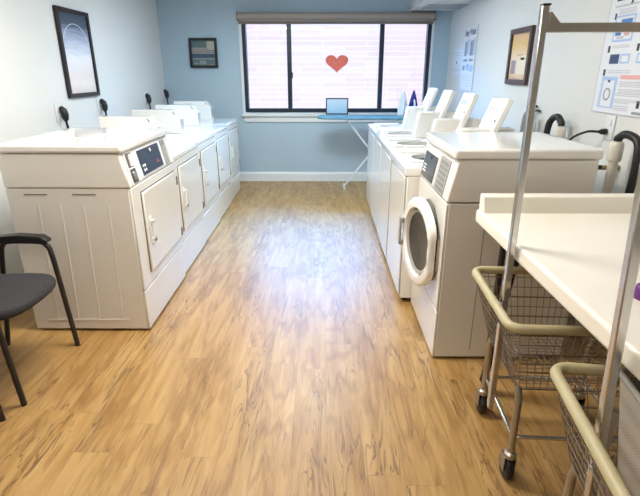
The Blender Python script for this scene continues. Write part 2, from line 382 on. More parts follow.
def heart_pts(n=48, w=.155, h=.15):
    out = []
    for i in range(n):
        a = 2 * PI * i / n; x = 16 * math.sin(a) ** 3; y = 13 * math.cos(a) - 5 * math.cos(2 * a) - 2 * math.cos(3 * a) - math.cos(4 * a)
        out.append((.192 + x / 16 * w, 1.600 + (y + 2.5) / 14.5 * h * .78))
    return out
tag(MB().prism(heart_pts(), YB + .022, YB + .029).build('paper_heart', 'heart'), 'red paper heart stuck on the middle window pane', 'heart')
t = thing('framed_card', 'small black framed pale blue card standing on the window sill', 'framed card', (.20, YB - .035, .9455), 0)
R_ = Matrix.Rotation(math.radians(-5), 4, 'X')
MB().box(-.155, .155, -.008, .008, .0, .015).box(-.155, .155, -.008, .008, .205, .22).box(-.155, -.14, -.008, .008, .015, .205).box(.14, .155, -.008, .008, .015, .205).xf(R_).build('frame', 'frame_black', t)
MB().box(-.14, .14, -.002, .004, .015, .205).xf(R_).build('card', 'art_card', t)

# ------------------------------------------------------------------ pictures, posters
def picture(label, side, a0, a1, z0, z1, fw, fm, am, extra=None):
    """side L/R: spans y a0..a1 on a side wall; side B: spans x a0..a1 on the back wall."""
    a, h = a1 - a0, z1 - z0
    if side == 'L': t = thing('picture_frame', label, 'picture', (XL, a0, z0), 0); mp = lambda u, d, v: (d, u, v)
    elif side == 'R': t = thing('picture_frame', label, 'picture', (XR, a0, z0), 0); mp = lambda u, d, v: (-d, u, v)
    else: t = thing('picture_frame', label, 'picture', (a0, YB, z0), 0); mp = lambda u, d, v: (u, -d, v)
    def bx(u0, u1, d0, d1, v0, v1, m_=None):
        m_ = m_ or MB(); p, q = mp(u0, d0, v0), mp(u1, d1, v1); return m_.box(p[0], q[0], p[1], q[1], p[2], q[2])
    f = bx(0, a, .002, .03, 0, fw); bx(0, a, .002, .03, h - fw, h, f); bx(0, fw, .002, .03, fw, h - fw, f); bx(a - fw, a, .002, .03, fw, h - fw, f)
    f.build('frame', fm, t, bevel=.002)
    pr_ = bx(fw, a - fw, .004, .014, fw, h - fw).build('print', am, t)
    if extra:
        for (nm, m2, rects) in extra:
            e = MB()
            for (u0, u1, v0, v1) in rects: bx(fw + u0 * (a - 2 * fw), fw + u1 * (a - 2 * fw), .013, .0145, fw + v0 * (h - 2 * fw), fw + v1 * (h - 2 * fw), e)
            e.build(nm, m2, pr_)
    return t
pl = picture('tall black framed pale landscape print on the left wall', 'L', 4.25, 4.82, 1.29, 2.005, .035, 'frame_black', 'art_left')
arcp = MB()
pts = [(.0165, .285 + .235 * math.cos(a), .40 + .20 * math.sin(a)) for a in [PI * k / 18 for k in range(19)]]
arcp.tube(pts, .003, 6)
arcp.build('arch', mat('white_ink', (.72, .76, .82), .5), [c for c in ALL() if c.parent == pl and c.name.startswith('print')][0])
picture('dark brown framed amber print on the right wall', 'R', 4.165, 4.63, 1.40, 1.85, .04, 'frame_brown', 'art_right',
        [('vase', mat('grey_violet_ink', (.30, .26, .34), .5), [(.66, .92, .12, .42)]), ('table_motif', mat('cream_ink', (.82, .72, .55), .5), [(.1, .55, .12, .5)]), ('sprig', mat('grey_ink', (.35, .32, .28), .5), [(.3, .62, .52, .54), (.2, .4, .42, .47)])])
picture('small square black framed striped print on the back wall', 'B', -1.785, -1.415, 1.553, 1.927, .032, 'frame_black', mat('teal_ink', (.10, .16, .17), .5),
        [('stripe', mat('cream_ink_stripe', (.42, .42, .33), .5), [(.66, 1, .62, .97), (0, .62, .68, .71), (0, 1, .48, .51)]),
         ('stripe', mat('rose_ink_stripe', (.33, .26, .24), .5), [(0, .64, .53, .67), (.66, 1, .53, .6)]),
         ('stripe', mat('navy_ink_stripe', (.06, .08, .15), .5), [(0, 1, .32, .46)]),
         ('stripe', mat('sage_ink_stripe', (.24, .30, .27), .5), [(0, 1, .24, .29), (.3, .6, .04, .2), (.7, .96, .03, .06), (.05, .25, .05, .1)])])

def poster(label, y_left, width, z0, z1, kind):
    t = thing('poster', label, 'poster', (XR, y_left, z0), 0); h = z1 - z0
    pn = MB().box(-.008, -.001, -width, 0, 0, h).build('sheet', 'paper', t, bevel=.001)
    def rects(name, m, L, d=.0092):
        if 'print' in name or 'lines' in name:
            e = MB()
            for (u0, u1, v0, v1) in L: e.box(-d, -.0079, -u1 * width, -u0 * width, v0 * h, v1 * h)
            e.build(name, m, pn); return
        for (u0, u1, v0, v1) in L: MB().box(-d, -.0079, -u1 * width, -u0 * width, v0 * h, v1 * h).build(name, m, pn)
    R = Matrix(((0, 0, -1, -.0088), (-1, 0, 0, 0), (0, 1, 0, 0), (0, 0, 0, 1)))
    def txt(name, s, u, v, size, m, bold=0.0):
        text_mesh(name, s, size, m, pn, Matrix.Translation((0, -u * width, v * h)) @ R, bold=bold)
    return t, rects, txt
# large instruction poster by the folding table
pt, rc, tx = poster('large white washing instruction poster with blue drawings above the drain pipes', 3.115, .80, 1.272, 2.00, 'near')
tx('heading', 'Easy', .07, .835, .11, 'print_black', .003)
lines = []
rc('border', 'print_lgrey', [(0, 1, 0, .006), (0, .005, 0, 1)])
rc('caption_lines', 'print_lgrey', [(.07, .95, .785, .80)] + [(.13, .33, v, v + .006) for v in (.735, .748, .762, .49, .503)] + [(.48, .8, v, v + .006) for v in (.735, .748, .49, .503)] + [(.13, .40, v, v + .006) for v in (.305, .32)])
rc('picture_border', 'print_lblue', [(.10, .34, .535, .725), (.46, .74, .535, .725)], .0086)
rc('picture_ground', 'paper', [(.115, .325, .55, .71), (.475, .725, .55, .71)], .0090)
rc('numeral', 'print_black', [(.085, .105, .70, .745), (.43, .45, .70, .745), (.075, .10, .46, .51), (.42, .445, .46, .51), (.07, .095, .285, .335)], .0094)
rc('clothes_drawing', 'print_blue', [(.14, .27, .60, .66), (.18, .31, .635, .695), (.13, .20, .58, .62)], .0094)
rc('clothes_drawing', 'print_pink', [(.24, .30, .575, .60)], .0096)
rc('machine_drawing', 'print_lgrey', [(.52, .68, .57, .69), (.15, .24, .555, .575)], .0093)
rc('dial_drawing', 'print_dblue', [(.12, .235, .375, .445)], .0092)
rc('dial_drawing', 'print_lblue', [(.25, .36, .375, .445), (.44, .54, .375, .445), (.56, .70, .375, .445)], .0092)
rc('dial_drawing', 'paper', [(.265, .345, .388, .432), (.455, .525, .388, .432), (.575, .685, .388, .432)], .0094)
rc('machine_border', 'print_lblue', [(.07, .27, .04, .28)], .0086)
rc('machine_ground', 'paper', [(.10, .24, .05, .25)], .0090)
e = MB(); e.lathe([(.026, 0), (.036, 0), (.036, .0012), (.026, .0012)], (-.0102, -.17 * .8, .145 * .728), 'x', 24, False); e.build('machine_drawing', 'print_grey', pt)
rc('machine_drawing', 'print_dblue', [(.155, .185, .235, .255)], .0094)
rc('warning_band', 'print_pink', [(.30, 1, .262, .292)], .0090)
rc('small_print', 'print_lgrey', [(.30, .78, v, v + .006) for v in (.240, .229, .218, .207, .185, .174, .163)] + [(.28, .60, v, v + .007) for v in (.152, .139, .110, .097)] + [(.28, .46, v, v + .007) for v in (.084, .06, .045, .032)], .0090)
rc('emblem', 'print_black', [(.545, .575, .06, .115)], .0090)
rc('emblem', 'print_grey', [(.51, .61, .015, .035)], .0092)
# far poster and small notice
pt, rc, tx = poster('tall narrow instruction poster on the right wall near the window corner', 6.19, .50, 1.30, 1.985, 'far')
tx('heading', 'Easy Wash', .06, .87, .095, 'print_dblue', .002)
rc('drawings', 'print_grey', [(.12, .30, .55, .78), (.55, .78, .55, .78), (.1, .4, .46, .50), (.55, .85, .46, .50), (.08, .25, .32, .40)], .0092)
rc('drawings', 'print_lblue', [(.32, .45, .58, .8), (.80, .92, .55, .8), (.35, .6, .32, .42), (.66, .9, .30, .4)], .0092)
rc('small_print', 'print_lgrey', [(.08, .92, v, v + .008) for v in (.80, .25, .22, .19, .16, .12, .09, .06)], .0090)
rc('edge_strip', 'print_dblue', [(.985, 1, 0, 1)], .0090)
t = thing('paper_notice', 'small white paper notice left of the far poster', 'notice', (XR, 6.66, 1.47))
pn = MB().box(-.004, -.001, -.40, 0, 0, .30).build('sheet', 'paper', t)
MB().box(-.0052, -.0039, -.36, -.04, .25, .26).box(-.0052, -.0039, -.36, -.04, .22, .228).box(-.0052, -.0039, -.36, -.04, .06, .067).box(-.0052, -.0039, -.36, -.04, .04, .047).build('print_lines', 'print_lgrey', pn)
MB().box(-.0052, -.0039, -.22, -.18, .13, .155).build('print_dot', 'print_dblue', pn)

# ------------------------------------------------------------------ outlets, plugs and cords
def outlet(label, side, y, z, grp=None):
    s = 1 if side == 'L' else -1; x = XL if side == 'L' else XR
    t = thing('wall_outlet', label, 'outlet', (x, y, z), 0, grp)
    pl_ = MB().box(s * .001, s * .009, -.045, .045, -.07, .07).build('cover_plate', 'trim', t, bevel=.003)
    for dz in (-.026, .026): MB().lathe([(.018, 0), (.018, .004)], (s * .0085 if s > 0 else -.0125, 0, dz), 'x', 16).build('socket', 'paper', t)
    return t
def plug(label, side, y, z, path, grp=None, r=.006, head=.026):
    s = 1 if side == 'L' else -1; x = XL if side == 'L' else XR
    t = thing('power_cord', label, 'power cord', (x, y, z), 0, grp)
    if s > 0:
        MB().tube([(.010, 0, .030), (.022, 0, .034), (.040, 0, .020), (.046, 0, -.01), (.044, .004, -.045), (.040, .006, -.065)], [.022, .028, .029, .029, .023, .010], 14).build('plug', 'black', t, smooth=True)
    else:
        MB().lathe([(0, .0), (head * .5, .002), (head * .9, .017), (head, .039), (head * .9, .047)], (-.0605, 0, 0), 'x', 16).build('plug', 'black', t, smooth=True)
    MB().tube(smooth_path(path), r, 8).build('cord', 'black', t, smooth=True)
    return t
ol = [(4.05, 1.19, 'nearest to the picture corner'), (4.82, 1.21, 'just below the tall black framed picture'), (6.09, 1.21, 'with a hanging plug on the bluish left wall'), (6.93 - .12, 1.235, 'next to the back corner')]
lo = ['white outlet on the left wall behind the nearest dryer', 'white outlet on the left wall under the tall picture frame', 'white outlet on the left wall behind the second coin box', 'white outlet on the left wall closest to the back corner']
lp = ['black plug and cord hanging behind the nearest dryer', 'black plug and cord hanging below the corner of the tall picture frame', 'black plug and cord third from the front on the left wall', 'black plug and cord nearest the back corner on the left wall']
for i, (y, z, _) in enumerate(ol):
    outlet(lo[i], 'L', y, z, 'outlets on the left wall')
    plug(lp[i], 'L', y + .02, z - .01, [(.042, .006, -.05), (.042, .012, -.09), (.040, .030, -.16), (.038, .045, -.25), (.035, .05, -.45)], 'dryer power cords', .010, .036)
outlet('white outlet below the large instruction poster', 'R', 2.885, 1.195)
plug('black washer power cord plugged in below the large poster', 'R', 2.895, 1.17, [(-.055, 0, 0), (-.12, .03, -.005), (-.17, .10, -.06), (-.19, .14, -.16), (-.18, .16, -.35)], None, .007, .018)

# ------------------------------------------------------------------ left row: dryers
def arch_handle(mb, x, y, z0, z1, s, w=.022, d=.022):
    """upright pull handle on a face at x, standing out towards s."""
    mb.box(x, x + s * .004, y - w, y + w, z0 - .02, z1 + .02)
    mb.box(x, x + s * d, y - w * .5, y + w * .5, z0, z0 + .02).box(x, x + s * d, y - w * .5, y + w * .5, z1 - .02, z1).box(x + s * (d - .009), x + s * d, y - w * .5, y + w * .5, z0, z1)
def dryer_body(t, W, D, H, deck=True, feet=True):
    # x = 0 is the front plane, the body goes to -D; y = 0 is the near side
    p = MB().box(-D, -.012, 0.003, W - .003, .014, H - .035).build('cabinet', 'enamel', t, bevel=.006)
    MB().box(-.012, 0, .004, W - .004, .014, .265).build('base_panel', 'enamel', t, bevel=.004)
    MB().box(-.012, 0, .004, W - .004, .272, H - .036).build('front_panel', 'enamel', t, bevel=.004)
    for (fx, fy) in ((-.06, .07), (-.06, W - .07), (-D + .07, .07), (-D + .07, W - .07)):
        MB().lathe([(.022, 0), (.022, .012), (.01, .013), (.01, .016)], (fx, fy, 0), 'z', 12).build('foot', 'black', t)
    return p
def dryer_door(t, y0, y1, z0, z1):
    MB().box(-.002, .0012, y0 - .006, y1 + .006, z0 - .006, z1 + .006).build('door_gap', 'seam', t)
    d = MB().box(.0006, .014, y0, y1, z0, z1).build('door', 'enamel', t, bevel=.006)
    h = MB(); arch_handle(h, .014, y0 + .062, (z0 + z1) / 2 - .07, (z0 + z1) / 2 + .065, 1); h.build('handle', 'enamel_deck', d, bevel=.003)
    for z in (z0 + .045, z1 - .07): MB().box(.014, .018, y1 - .012, y1 + .008, z - .03, z + .03).build('hinge', 'seam', d)
# near dryer with the front control console
W1, D1 = .83, .70
t = thing('dryer', 'nearest dryer of the left row with a slanted console and dark blue display', 'dryer', (-1.06, 2.585, 0))
body = dryer_body(t, W1, D1, .93)
dryer_door(t, .135, .795, .345, .84)
e = MB()
for (a, b) in ((-.60, -.47), (-.33, -.20)): e.box(a, b, .0015, .004, .858, .864)
e.build('vent_slot', 'seam', body)
e = MB()
for a in (-.555, -.43, -.30, -.16): e.prism([(a, .09), (a + .006, .09), (a + .006 + .02, .80), (a + .02, .80)], .0005, .004, 'y')
e.prism([(-.62, .075), (-.12, .075), (-.12, .082), (-.62, .082)], .0005, .004, 'y')
e.build('pressed_rib', 'enamel', body)
con = MB().prism([(0, .897), (-.040, 1.085), (-D1, 1.085), (-D1, .897)], .0, W1, 'y').build('console', 'enamel', t, bevel=.008)
MB().box(-D1 - .012, -.022, -.006, W1 + .006, 1.088, 1.136).build('top_lid', 'enamel_deck', t, bevel=.014, seg=3)
MB().box(-D1 + .06, -.30, .25, .58, 1.1355, 1.140).build('raised_plate', 'enamel_deck', t, bevel=.002)
sl = math.atan2(.040, .188)
Rc = Matrix.Translation((0, 0, .897)) @ Matrix.Rotation(-sl, 4, 'Y')   # panel frame: x out of the panel, z up along it
def onpanel(name, m, y0, y1, z0, z1, parent, d0=.0, d1=.003, bevel=0):
    return MB().box(d0, d1, y0, y1, z0, z1).xf(Rc).build(name, m, parent, bevel=bevel)
onpanel('control_frame', 'enamel_deck', .19, .635, .015, .180, con, 0, .004, .001)
dsp = onpanel('display', 'display', .225, .600, .024, .172, con, .003, .006)
e = MB()
for i in range(2):
    for j in range(2): e.lathe([(.009, 0), (.009, .0012)], (.006, .262 + .028 * i, .052 + .026 * j), 'x', 12)
e.xf(Rc).build('button', 'mark_white', dsp)
MB().lathe([(.012, 0), (.012, .001)], (.006, .44, .150), 'x', 12).xf(Rc).build('indicator', 'mark_white', dsp)
MB().lathe([(.013, 0), (.013, .001)], (.006, .415, .142), 'x', 12).xf(Rc).build('indicator', 'black', dsp)
MB().box(.006, .0068, .49, .55, .060, .064).box(.006, .0068, .50, .54, .072, .075).xf(Rc).build('label_print', 'mark_red', dsp)
onpanel('keypad', 'light_grey', .655, .745, .012, .178, con, 0, .004, .002)
for k in range(3): onpanel('keypad_slot', 'seam', .670, .730, .145 + .009 * k, .149 + .009 * k, con, .004, .0048)
onpanel('coin_recess', 'slot_grey', .045, .145, .100, .178, con, 0, .002)
onpanel('coin_recess', 'slot_grey', .045, .145, .012, .092, con, 0, .002)
onpanel('coin_frame', 'enamel_deck', .036, .050, .008, .182, con, 0, .008, .001)
onpanel('coin_frame', 'enamel_deck', .036, .150, .092, .100, con, 0, .008, .001)
onpanel('coin_slide', 'enamel_deck', .095, .138, .106, .172, con, .001, .012, .002)
onpanel('coin_slide', 'steel', .070, .110, .030, .075, con, .001, .014, .004)
# the four dryers behind it, with rear coin boxes
W2 = .737
XF = [-1.075, -1.085, -1.098, -1.112]
t = thing('dryer', '', 'dryer', (0, 0, 0), 0, 'dryers with rear coin boxes in the left row')
dryer_body(t, W2, .70, .93)
dryer_door(t, .10, W2 - .035, .345, .84)
MB().box(-.70, .004, -.0015, W2 - .0005, .896, .935).build('deck', 'enamel_deck', t, bevel=.008)
MB().prism([(-.29, .9352), (-.30, 1.075), (-.355, 1.155), (-.76, 1.16), (-.76, .9352)], W2 - .135, W2 - .015, 'y').build('coin_box', 'enamel_deck', t, bevel=.006)
MB().box(-.297, -.289, W2 - .118, W2 - .032, .975, 1.07).build('coin_plate', 'light_grey', t)
MB().prism([(-.338, 1.118), (-.356, 1.146), (-.362, 1.142), (-.344, 1.112)], W2 - .14, W2 - .10, 'y').build('latch', 'seam', t)
MB().box(-.70, -.55, .0, W2 - .14, .9352, .985).build('rear_ledge', 'enamel_deck', t, bevel=.006)
DL = ['second dryer from the front in the left row, behind the one with dark display', 'third dryer from the front, in the middle of the left row', 'fourth dryer from the front in the left row, next to the farthest', 'farthest dryer of the left row, next to the back wall']
ys = [3.420, 4.160, 4.900, 5.645]
t.location = (XF[0], ys[0], 0); t['label'] = DL[0]
for k in (1, 2, 3): dup(t, (XF[k], ys[k], 0), 0, DL[k])

# ------------------------------------------------------------------ right row
# near front-loading washer
WR, DR = .69, .712
t = thing('front_load_washer', 'front-loading washer with its round door ajar at the head of the right row', 'washing machine', (.61, 2.286, 0))
body = MB().box(.012, DR, .003, WR - .003, .014, .89).build('cabinet', 'enamel', t, bevel=.006)
MB().box(0, .012, .004, WR - .004, .014, .29).build('base_panel', 'enamel', t, bevel=.004)
fp = MB().box(0, .012, .004, WR - .004, .297, .89).build('front_panel', 'enamel', t, bevel=.004)
for (fx, fy) in ((.06, .07), (.06, WR - .07), (DR - .07, .07), (DR - .07, WR - .07)):
    MB().lathe([(.022, 0), (.022, .012), (.01, .013), (.01, .016)], (fx, fy, 0), 'z', 12).build('foot', 'black', t)
MB().box(.20, .205, .001, .004, .06, .86).box(.35, .354, .001, .004, .06, .86).build('side_seam', 'light_grey', body)
con = MB().prism([(0, .897), (.040, 1.105), (DR, 1.105), (DR, .897)], 0, WR, 'y').build('console', 'enamel', t, bevel=.008)
MB().box(.018, DR + .012, -.006, WR + .006, 1.108, 1.158).build('top_lid', 'enamel_deck', t, bevel=.014, seg=3)
sr = math.atan2(.040, .208)
RcR = Matrix.Translation((0, 0, .897)) @ Matrix.Rotation(sr, 4, 'Y')
def onR(name, m, y0, y1, z0, z1, parent, d0=.0, d1=.003, bevel=0):
    return MB().box(-d1, -d0, y0, y1, z0, z1).xf(RcR).build(name, m, parent, bevel=bevel)
dsp = onR('display', 'display_r', .36, .655, .015, .160, con, .001, .005)
e = MB()
for i in range(3):
    for j in range(2): e.box(-.0058, -.0048, .575 - .0, .582, .03, .031)
    e.box(-.006, -.005, .56, .63, .045 + .018 * i, .053 + .018 * i)
e.xf(RcR).build('button', 'mark_white', dsp)
MB().lathe([(.012, 0), (.012, .001)], (-.006, .49, .142), 'x', 12).xf(RcR).build('indicator', 'black', dsp)
kp = onR('keypad', 'light_grey', .10, .30, -.0 + .004, .190, con, .001, .004, .002)
for k in range(6): onR('keypad_slot', 'grey_plastic', .125, .275, .02 + .027 * k, .036 + .027 * k, kp, .004, .0052)
# porthole and door
cy, cz = .30, .60
MB().lathe([(.235, 0), (.225, .006), (.19, .010), (.178, .030), (.0, .032)], (-.0105, cy, cz), 'x', 40).build('door_seal', 'grey_plastic', fp, smooth=True)
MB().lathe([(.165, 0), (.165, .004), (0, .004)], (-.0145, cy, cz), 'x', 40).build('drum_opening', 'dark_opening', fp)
# door: outline with a straight hinge side; local frame: hinge line at y=0, disc centre at y=.20
def door_outline(r, flat):
    out = []
    for k in range(56):
        a = 2 * PI * k / 56; y, z = r * math.cos(a), r * math.sin(a)
        if y < -flat and abs(z) < r * .62: y = -flat
        out.append((y + .215, z))
    return out
dr = thing('tmp', None, None); bpy.data.objects.remove(dr)
dm = MB()
n = 56
rings = [(door_outline(.225, .20), 0.0), (door_outline(.252, .222), -.010), (door_outline(.252, .222), -.034), (door_outline(.238, .210), -.046), (door_outline(.196, .19), -.042), (door_outline(.182, .182), -.020), (door_outline(.182, .182), .0)]
vs = [(x, p[0], p[1]) for (o_, x) in rings for p in o_]
fs = []
for i in range(len(rings)):
    j = (i + 1) % len(rings)
    fs += [(i * n + k, i * n + (k + 1) % n, j * n + (k + 1) % n, j * n + k) for k in range(n)]
dm.add(vs, fs)
A = math.radians(9)
DM = Matrix.Translation((-.012, .060, cz)) @ Matrix.Rotation(A, 4, 'Z')
door = dm.xf(DM).build('door', 'enamel_deck', t, smooth=True)
MB().lathe([(0, -.004), (.10, -.008), (.16, -.016), (.181, -.018), (.165, .02), (.12, .05), (0, .06)], (0, .215, 0), 'x', 40).xf(DM).build('door_glass', 'door_glass', door, smooth=True)
MB().lathe([(.166, -.022), (.181, -.030), (.181, -.014), (.166, -.014)], (0, .215, 0), 'x', 40, False).xf(DM).build('glass_trim', 'light_grey', door, smooth=True)
MB().box(-.062, -.046, .405, .438, .055, .085).box(-.062, -.046, .405, .438, -.085, -.055).box(-.07, -.058, .41, .434, -.085, .085).xf(DM).build('door_handle', 'light_grey', door, bevel=.003)
MB().box(-.01, .012, -.008, .02, -.09, .09).xf(Matrix.Translation((-.004, .055, cz))).build('door_hinge', 'steel', t)

# top-loading washers
WT, DT = .683, .72
t = thing('top_load_washer', '', 'washing machine', (0, 0, 0), 0, 'top-loading washers in the right row')
MB().box(.010, DT, .003, WT - .003, .03, .885).build('cabinet', 'enamel', t, bevel=.008)
MB().box(0, .010, .03, WT - .03, .05, .87).build('front_panel', 'enamel', t, bevel=.004)
for sy in (.010, WT - .026): MB().box(.002, .012, sy, sy + .016, .05, .87).build('front_seam', 'light_grey', t)
for (fx, fy) in ((.06, .07), (.06, WT - .07), (DT - .07, .07), (DT - .07, WT - .07)):
    MB().lathe([(.022, 0), (.022, .012), (.01, .014), (.01, .031)], (fx, fy, 0), 'z', 12).build('foot', 'black', t)
# deck with an oval well
def deck_with_hole(x0, x1, y0, y1, z0, z1, cx, cy, rx, ry, n=40):
    m = MB(); outer = []; inner = []
    for k in range(n):
        a = 2 * PI * k / n; c, s_ = math.cos(a), math.sin(a)
        inner.append((cx + rx * c, cy + ry * s_))
        tt = min((x1 - cx) / c if c > 1e-6 else ((x0 - cx) / c if c < -1e-6 else 1e9), (y1 - cy) / s_ if s_ > 1e-6 else ((y0 - cy) / s_ if s_ < -1e-6 else 1e9))
        outer.append((cx + tt * c, cy + tt * s_))
    v = [(*p, z1) for p in outer] + [(*p, z1) for p in inner] + [(*p, z0) for p in outer] + [(*p, z0) for p in inner]
    f = []
    for k in range(n):
        j = (k + 1) % n
        f += [(k, j, n + j, n + k), (2 * n + k, 3 * n + k, 3 * n + j, 2 * n + j), (k, 2 * n + k, 2 * n + j, j), (n + k, n + j, 3 * n + j, 3 * n + k)]
    for (px, py) in ((x0, y0), (x1, y0), (x1, y1), (x0, y1)):
        k = min(range(n), key=lambda i: 0 if False else abs(math.atan2(py - cy, px - cx) % (2 * PI) - 2 * PI * i / n))
        a = math.atan2(py - cy, px - cx) % (2 * PI); k = int(a / (2 * PI) * n); j = (k + 1) % n
        b = len(v); v += [(px, py, z1), (px, py, z0)]; f += [(k, b, j), (2 * n + k, 2 * n + j, b + 1), (k, 2 * n + k, b + 1, b), (b, b + 1, 2 * n + j, j)]
    return m.add(v, f)
OX, OY = .27, .42
deck_with_hole(-.006, DT, -.0, WT - .0, .887, .935, OX, OY, .17, .15).build('deck', 'enamel_deck', t, bevel=.004)
MB().lathe([(1, 0), (1, .05), (.96, .0515), (.96, 0)], (0, 0, 0), 'z', 40, False).xf(Matrix.Translation((OX, OY, .884)) @ Matrix.Diagonal((.172, .152, 1, 1))).build('tub_rim', 'enamel_deck', t, smooth=True)
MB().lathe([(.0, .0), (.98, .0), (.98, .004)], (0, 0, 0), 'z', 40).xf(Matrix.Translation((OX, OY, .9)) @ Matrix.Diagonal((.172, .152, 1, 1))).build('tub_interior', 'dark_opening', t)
MB().box(.06, .34, .585, .635, .9352, .952).build('lid_ledge', 'enamel_deck', t, bevel=.006)
MB().box(.06, .30, .20, .245, .9352, .948).build('lid_ledge', 'enamel_deck', t, bevel=.005)
MB().prism([(.30, .9352), (.325, 1.06), (.345, 1.162), (DT - .04, 1.168), (DT - .02, .9352)], .09, .195, 'y').build('coin_box', 'enamel', t, bevel=.006)
MB().box(.475, DT - .02, .195, WT - .01, .9352, 1.03).build('rear_console', 'enamel', t, bevel=.008)
# leaning instruction head: bottom x .50 z .9352 -> top x .60 z 1.335
sa = math.atan2(.115, .30)
RH = Matrix.Translation((.480, 0, 1.030)) @ Matrix.Rotation(sa, 4, 'Y')
hd = MB().box(0, .040, .055, .335, 0, .345).xf(RH).build('sign_head', 'enamel_deck', t, bevel=.008)
MB().box(-.003, .0, .070, .320, .165, .330).xf(RH).build('instruction_label', 'paper', hd)
e = MB()
for k in range(3): e.box(-.004, -.0028, .12 + .06 * k, .165 + .06 * k, .25, .285)
e.xf(RH).build('label_print', 'print_lgrey', hd)
MB().lathe([(.008, 0), (.008, .003)], (-.0055, .085, .195), 'x', 12).xf(RH).build('lock', 'black', hd)
TW = [2.984, 3.670, 4.356, 5.042]
TL = ['nearest top-loading washer, half hidden behind the front-loading washer', 'second top-loading washer from the front in the right row', 'third top-loading washer from the front in the right row', 'farthest top-loading washer, beside the ironing board']
TX = [.525, .525, .530, .535]
t.location = (TX[0], TW[0], 0); t['label'] = TL[0]
for k in (1, 2, 3): dup(t, (TX[k], TW[k], 0), 0, TL[k])

# ------------------------------------------------------------------ drain pipes and hoses on the right wall
def drain(label, x, y, ztop, big):
    t = thing('drain_pipe', label, 'pipe', (x, y, 0))
    r = .025 if big else .024
    MB().tube([(0, 0, .0), (0, 0, ztop - .10)], r, 20).build('pipe', 'pvc', t, smooth=True)
    MB().lathe([(r + .010, 0), (r + .012, .01), (r + .012, .085), (r + .006, .10), (r, .104), (r * .8, .1)], (0, 0, ztop - .105), 'z', 24).build('coupling', 'pvc', t, smooth=True)
    return t
def hose(label, pts, r, m='black'):
    return tag(MB().tube(smooth_path(pts, 8), r, 14).build('drain_hose', m, None, smooth=True), label, 'hose')
drain('white drain standpipe beside the corner of the folding table', 1.575, 2.60, 1.155, True)
hose('thick black drain hose hooked over the standpipe by the folding table', [(1.575, 2.60, 1.157), (1.575, 2.595, 1.172), (1.583, 2.55, 1.195), (1.60, 2.475, 1.17), (1.60, 2.445, 1.08), (1.595, 2.44, .90), (1.56, 2.42, .60), (1.50, 2.42, .30)], .021)
drain('short white standpipe behind the front-loading washer', 1.60, 3.30, 1.16, False)
hose('black hose arched over the middle standpipe', [(1.60, 3.30, 1.162), (1.60, 3.305, 1.18), (1.595, 3.355, 1.215), (1.585, 3.42, 1.19), (1.575, 3.44, 1.10), (1.56, 3.44, .7)], .022)
drain('white standpipe farthest back beside the hanging rail post', 1.61, 3.80, 1.165, False)
hose('grey drain hose over the farthest standpipe', [(1.61, 3.80, 1.167), (1.61, 3.803, 1.182), (1.60, 3.84, 1.205), (1.59, 3.89, 1.15), (1.585, 3.89, .8)], .020, 'hose_grey')
for k, (dy, lab) in enumerate(((0, 'thin black cable looping down the wall, upper of the pair by the rail post'), (-.07, 'thin black cable looping down the wall, lower of the pair by the rail post'))):
    tag(MB().tube(smooth_path([(1.675, 3.90 + dy, 1.25 - .03 * k), (1.665, 3.97 + dy, 1.245 - .03 * k), (1.655, 4.05 + dy, 1.17), (1.65, 4.07 + dy, 1.05), (1.65, 4.06 + dy, .8)], 6), .008, 8).build('cable', 'black', None, smooth=True), lab, 'cable')
t = thing('water_valve', 'brass and black water valve on the right wall beside the standpipe', 'valve', (XR, 2.72, .99))
MB().tube([(-.002, 0, 0), (-.16, 0, 0)], .013, 12).build('pipe', 'brass', t, smooth=True)
MB().lathe([(.02, -.03), (.026, -.02), (.026, .03), (.016, .05), (.016, .07)], (-.16, 0, 0), 'z', 16).build('valve_body', 'brass', t, smooth=True)
MB().tube([(-.16, 0, .0), (-.16, -.09, .02)], .011, 10).build('lever', 'black', t, smooth=True)
MB().tube(smooth_path([(-.16, 0, -.03), (-.165, .01, -.10), (-.19, .03, -.25), (-.19, .04, -.60)], 6), .012, 10).build('supply_hose', 'black', t, smooth=True)

# ------------------------------------------------------------------ ironing board with irons
t = thing('ironing_board', 'ironing board with a blue cover and white legs in front of the window', 'ironing board', (.60, 6.50, 0))
bo = []
for k in range(17):
    a = PI / 2 + PI * k / 16
    bo.append((-.50 + .17 * math.cos(a), .15 * math.sin(a)))
bo += [(.68, -.18), (.72, -.14), (.72, .14), (.68, .18)]
MB().prism(bo, .925, .962, 'z').build('padded_cover', 'board_cover', t, bevel=.010)
MB().tube([(-.30, -.05, .920), (.55, -.05, .920)], .010, 8).tube([(-.30, .05, .920), (.55, .05, .920)], .010, 8).build('rail', 'white_metal', t, smooth=True)
MB().tube([(-.30, .04, .015), (.42, .04, .915)], .012, 10).build('leg', 'white_metal', t, smooth=True)
MB().tube([(-.27, -.04, .905), (.44, -.04, .015)], .012, 10).build('leg', 'white_metal', t, smooth=True)
for fx in (-.30, .44): MB().tube([(fx, -.16, .014), (fx, .16, .014)], .014, 10).build('foot_bar', 'white_metal', t, smooth=True)
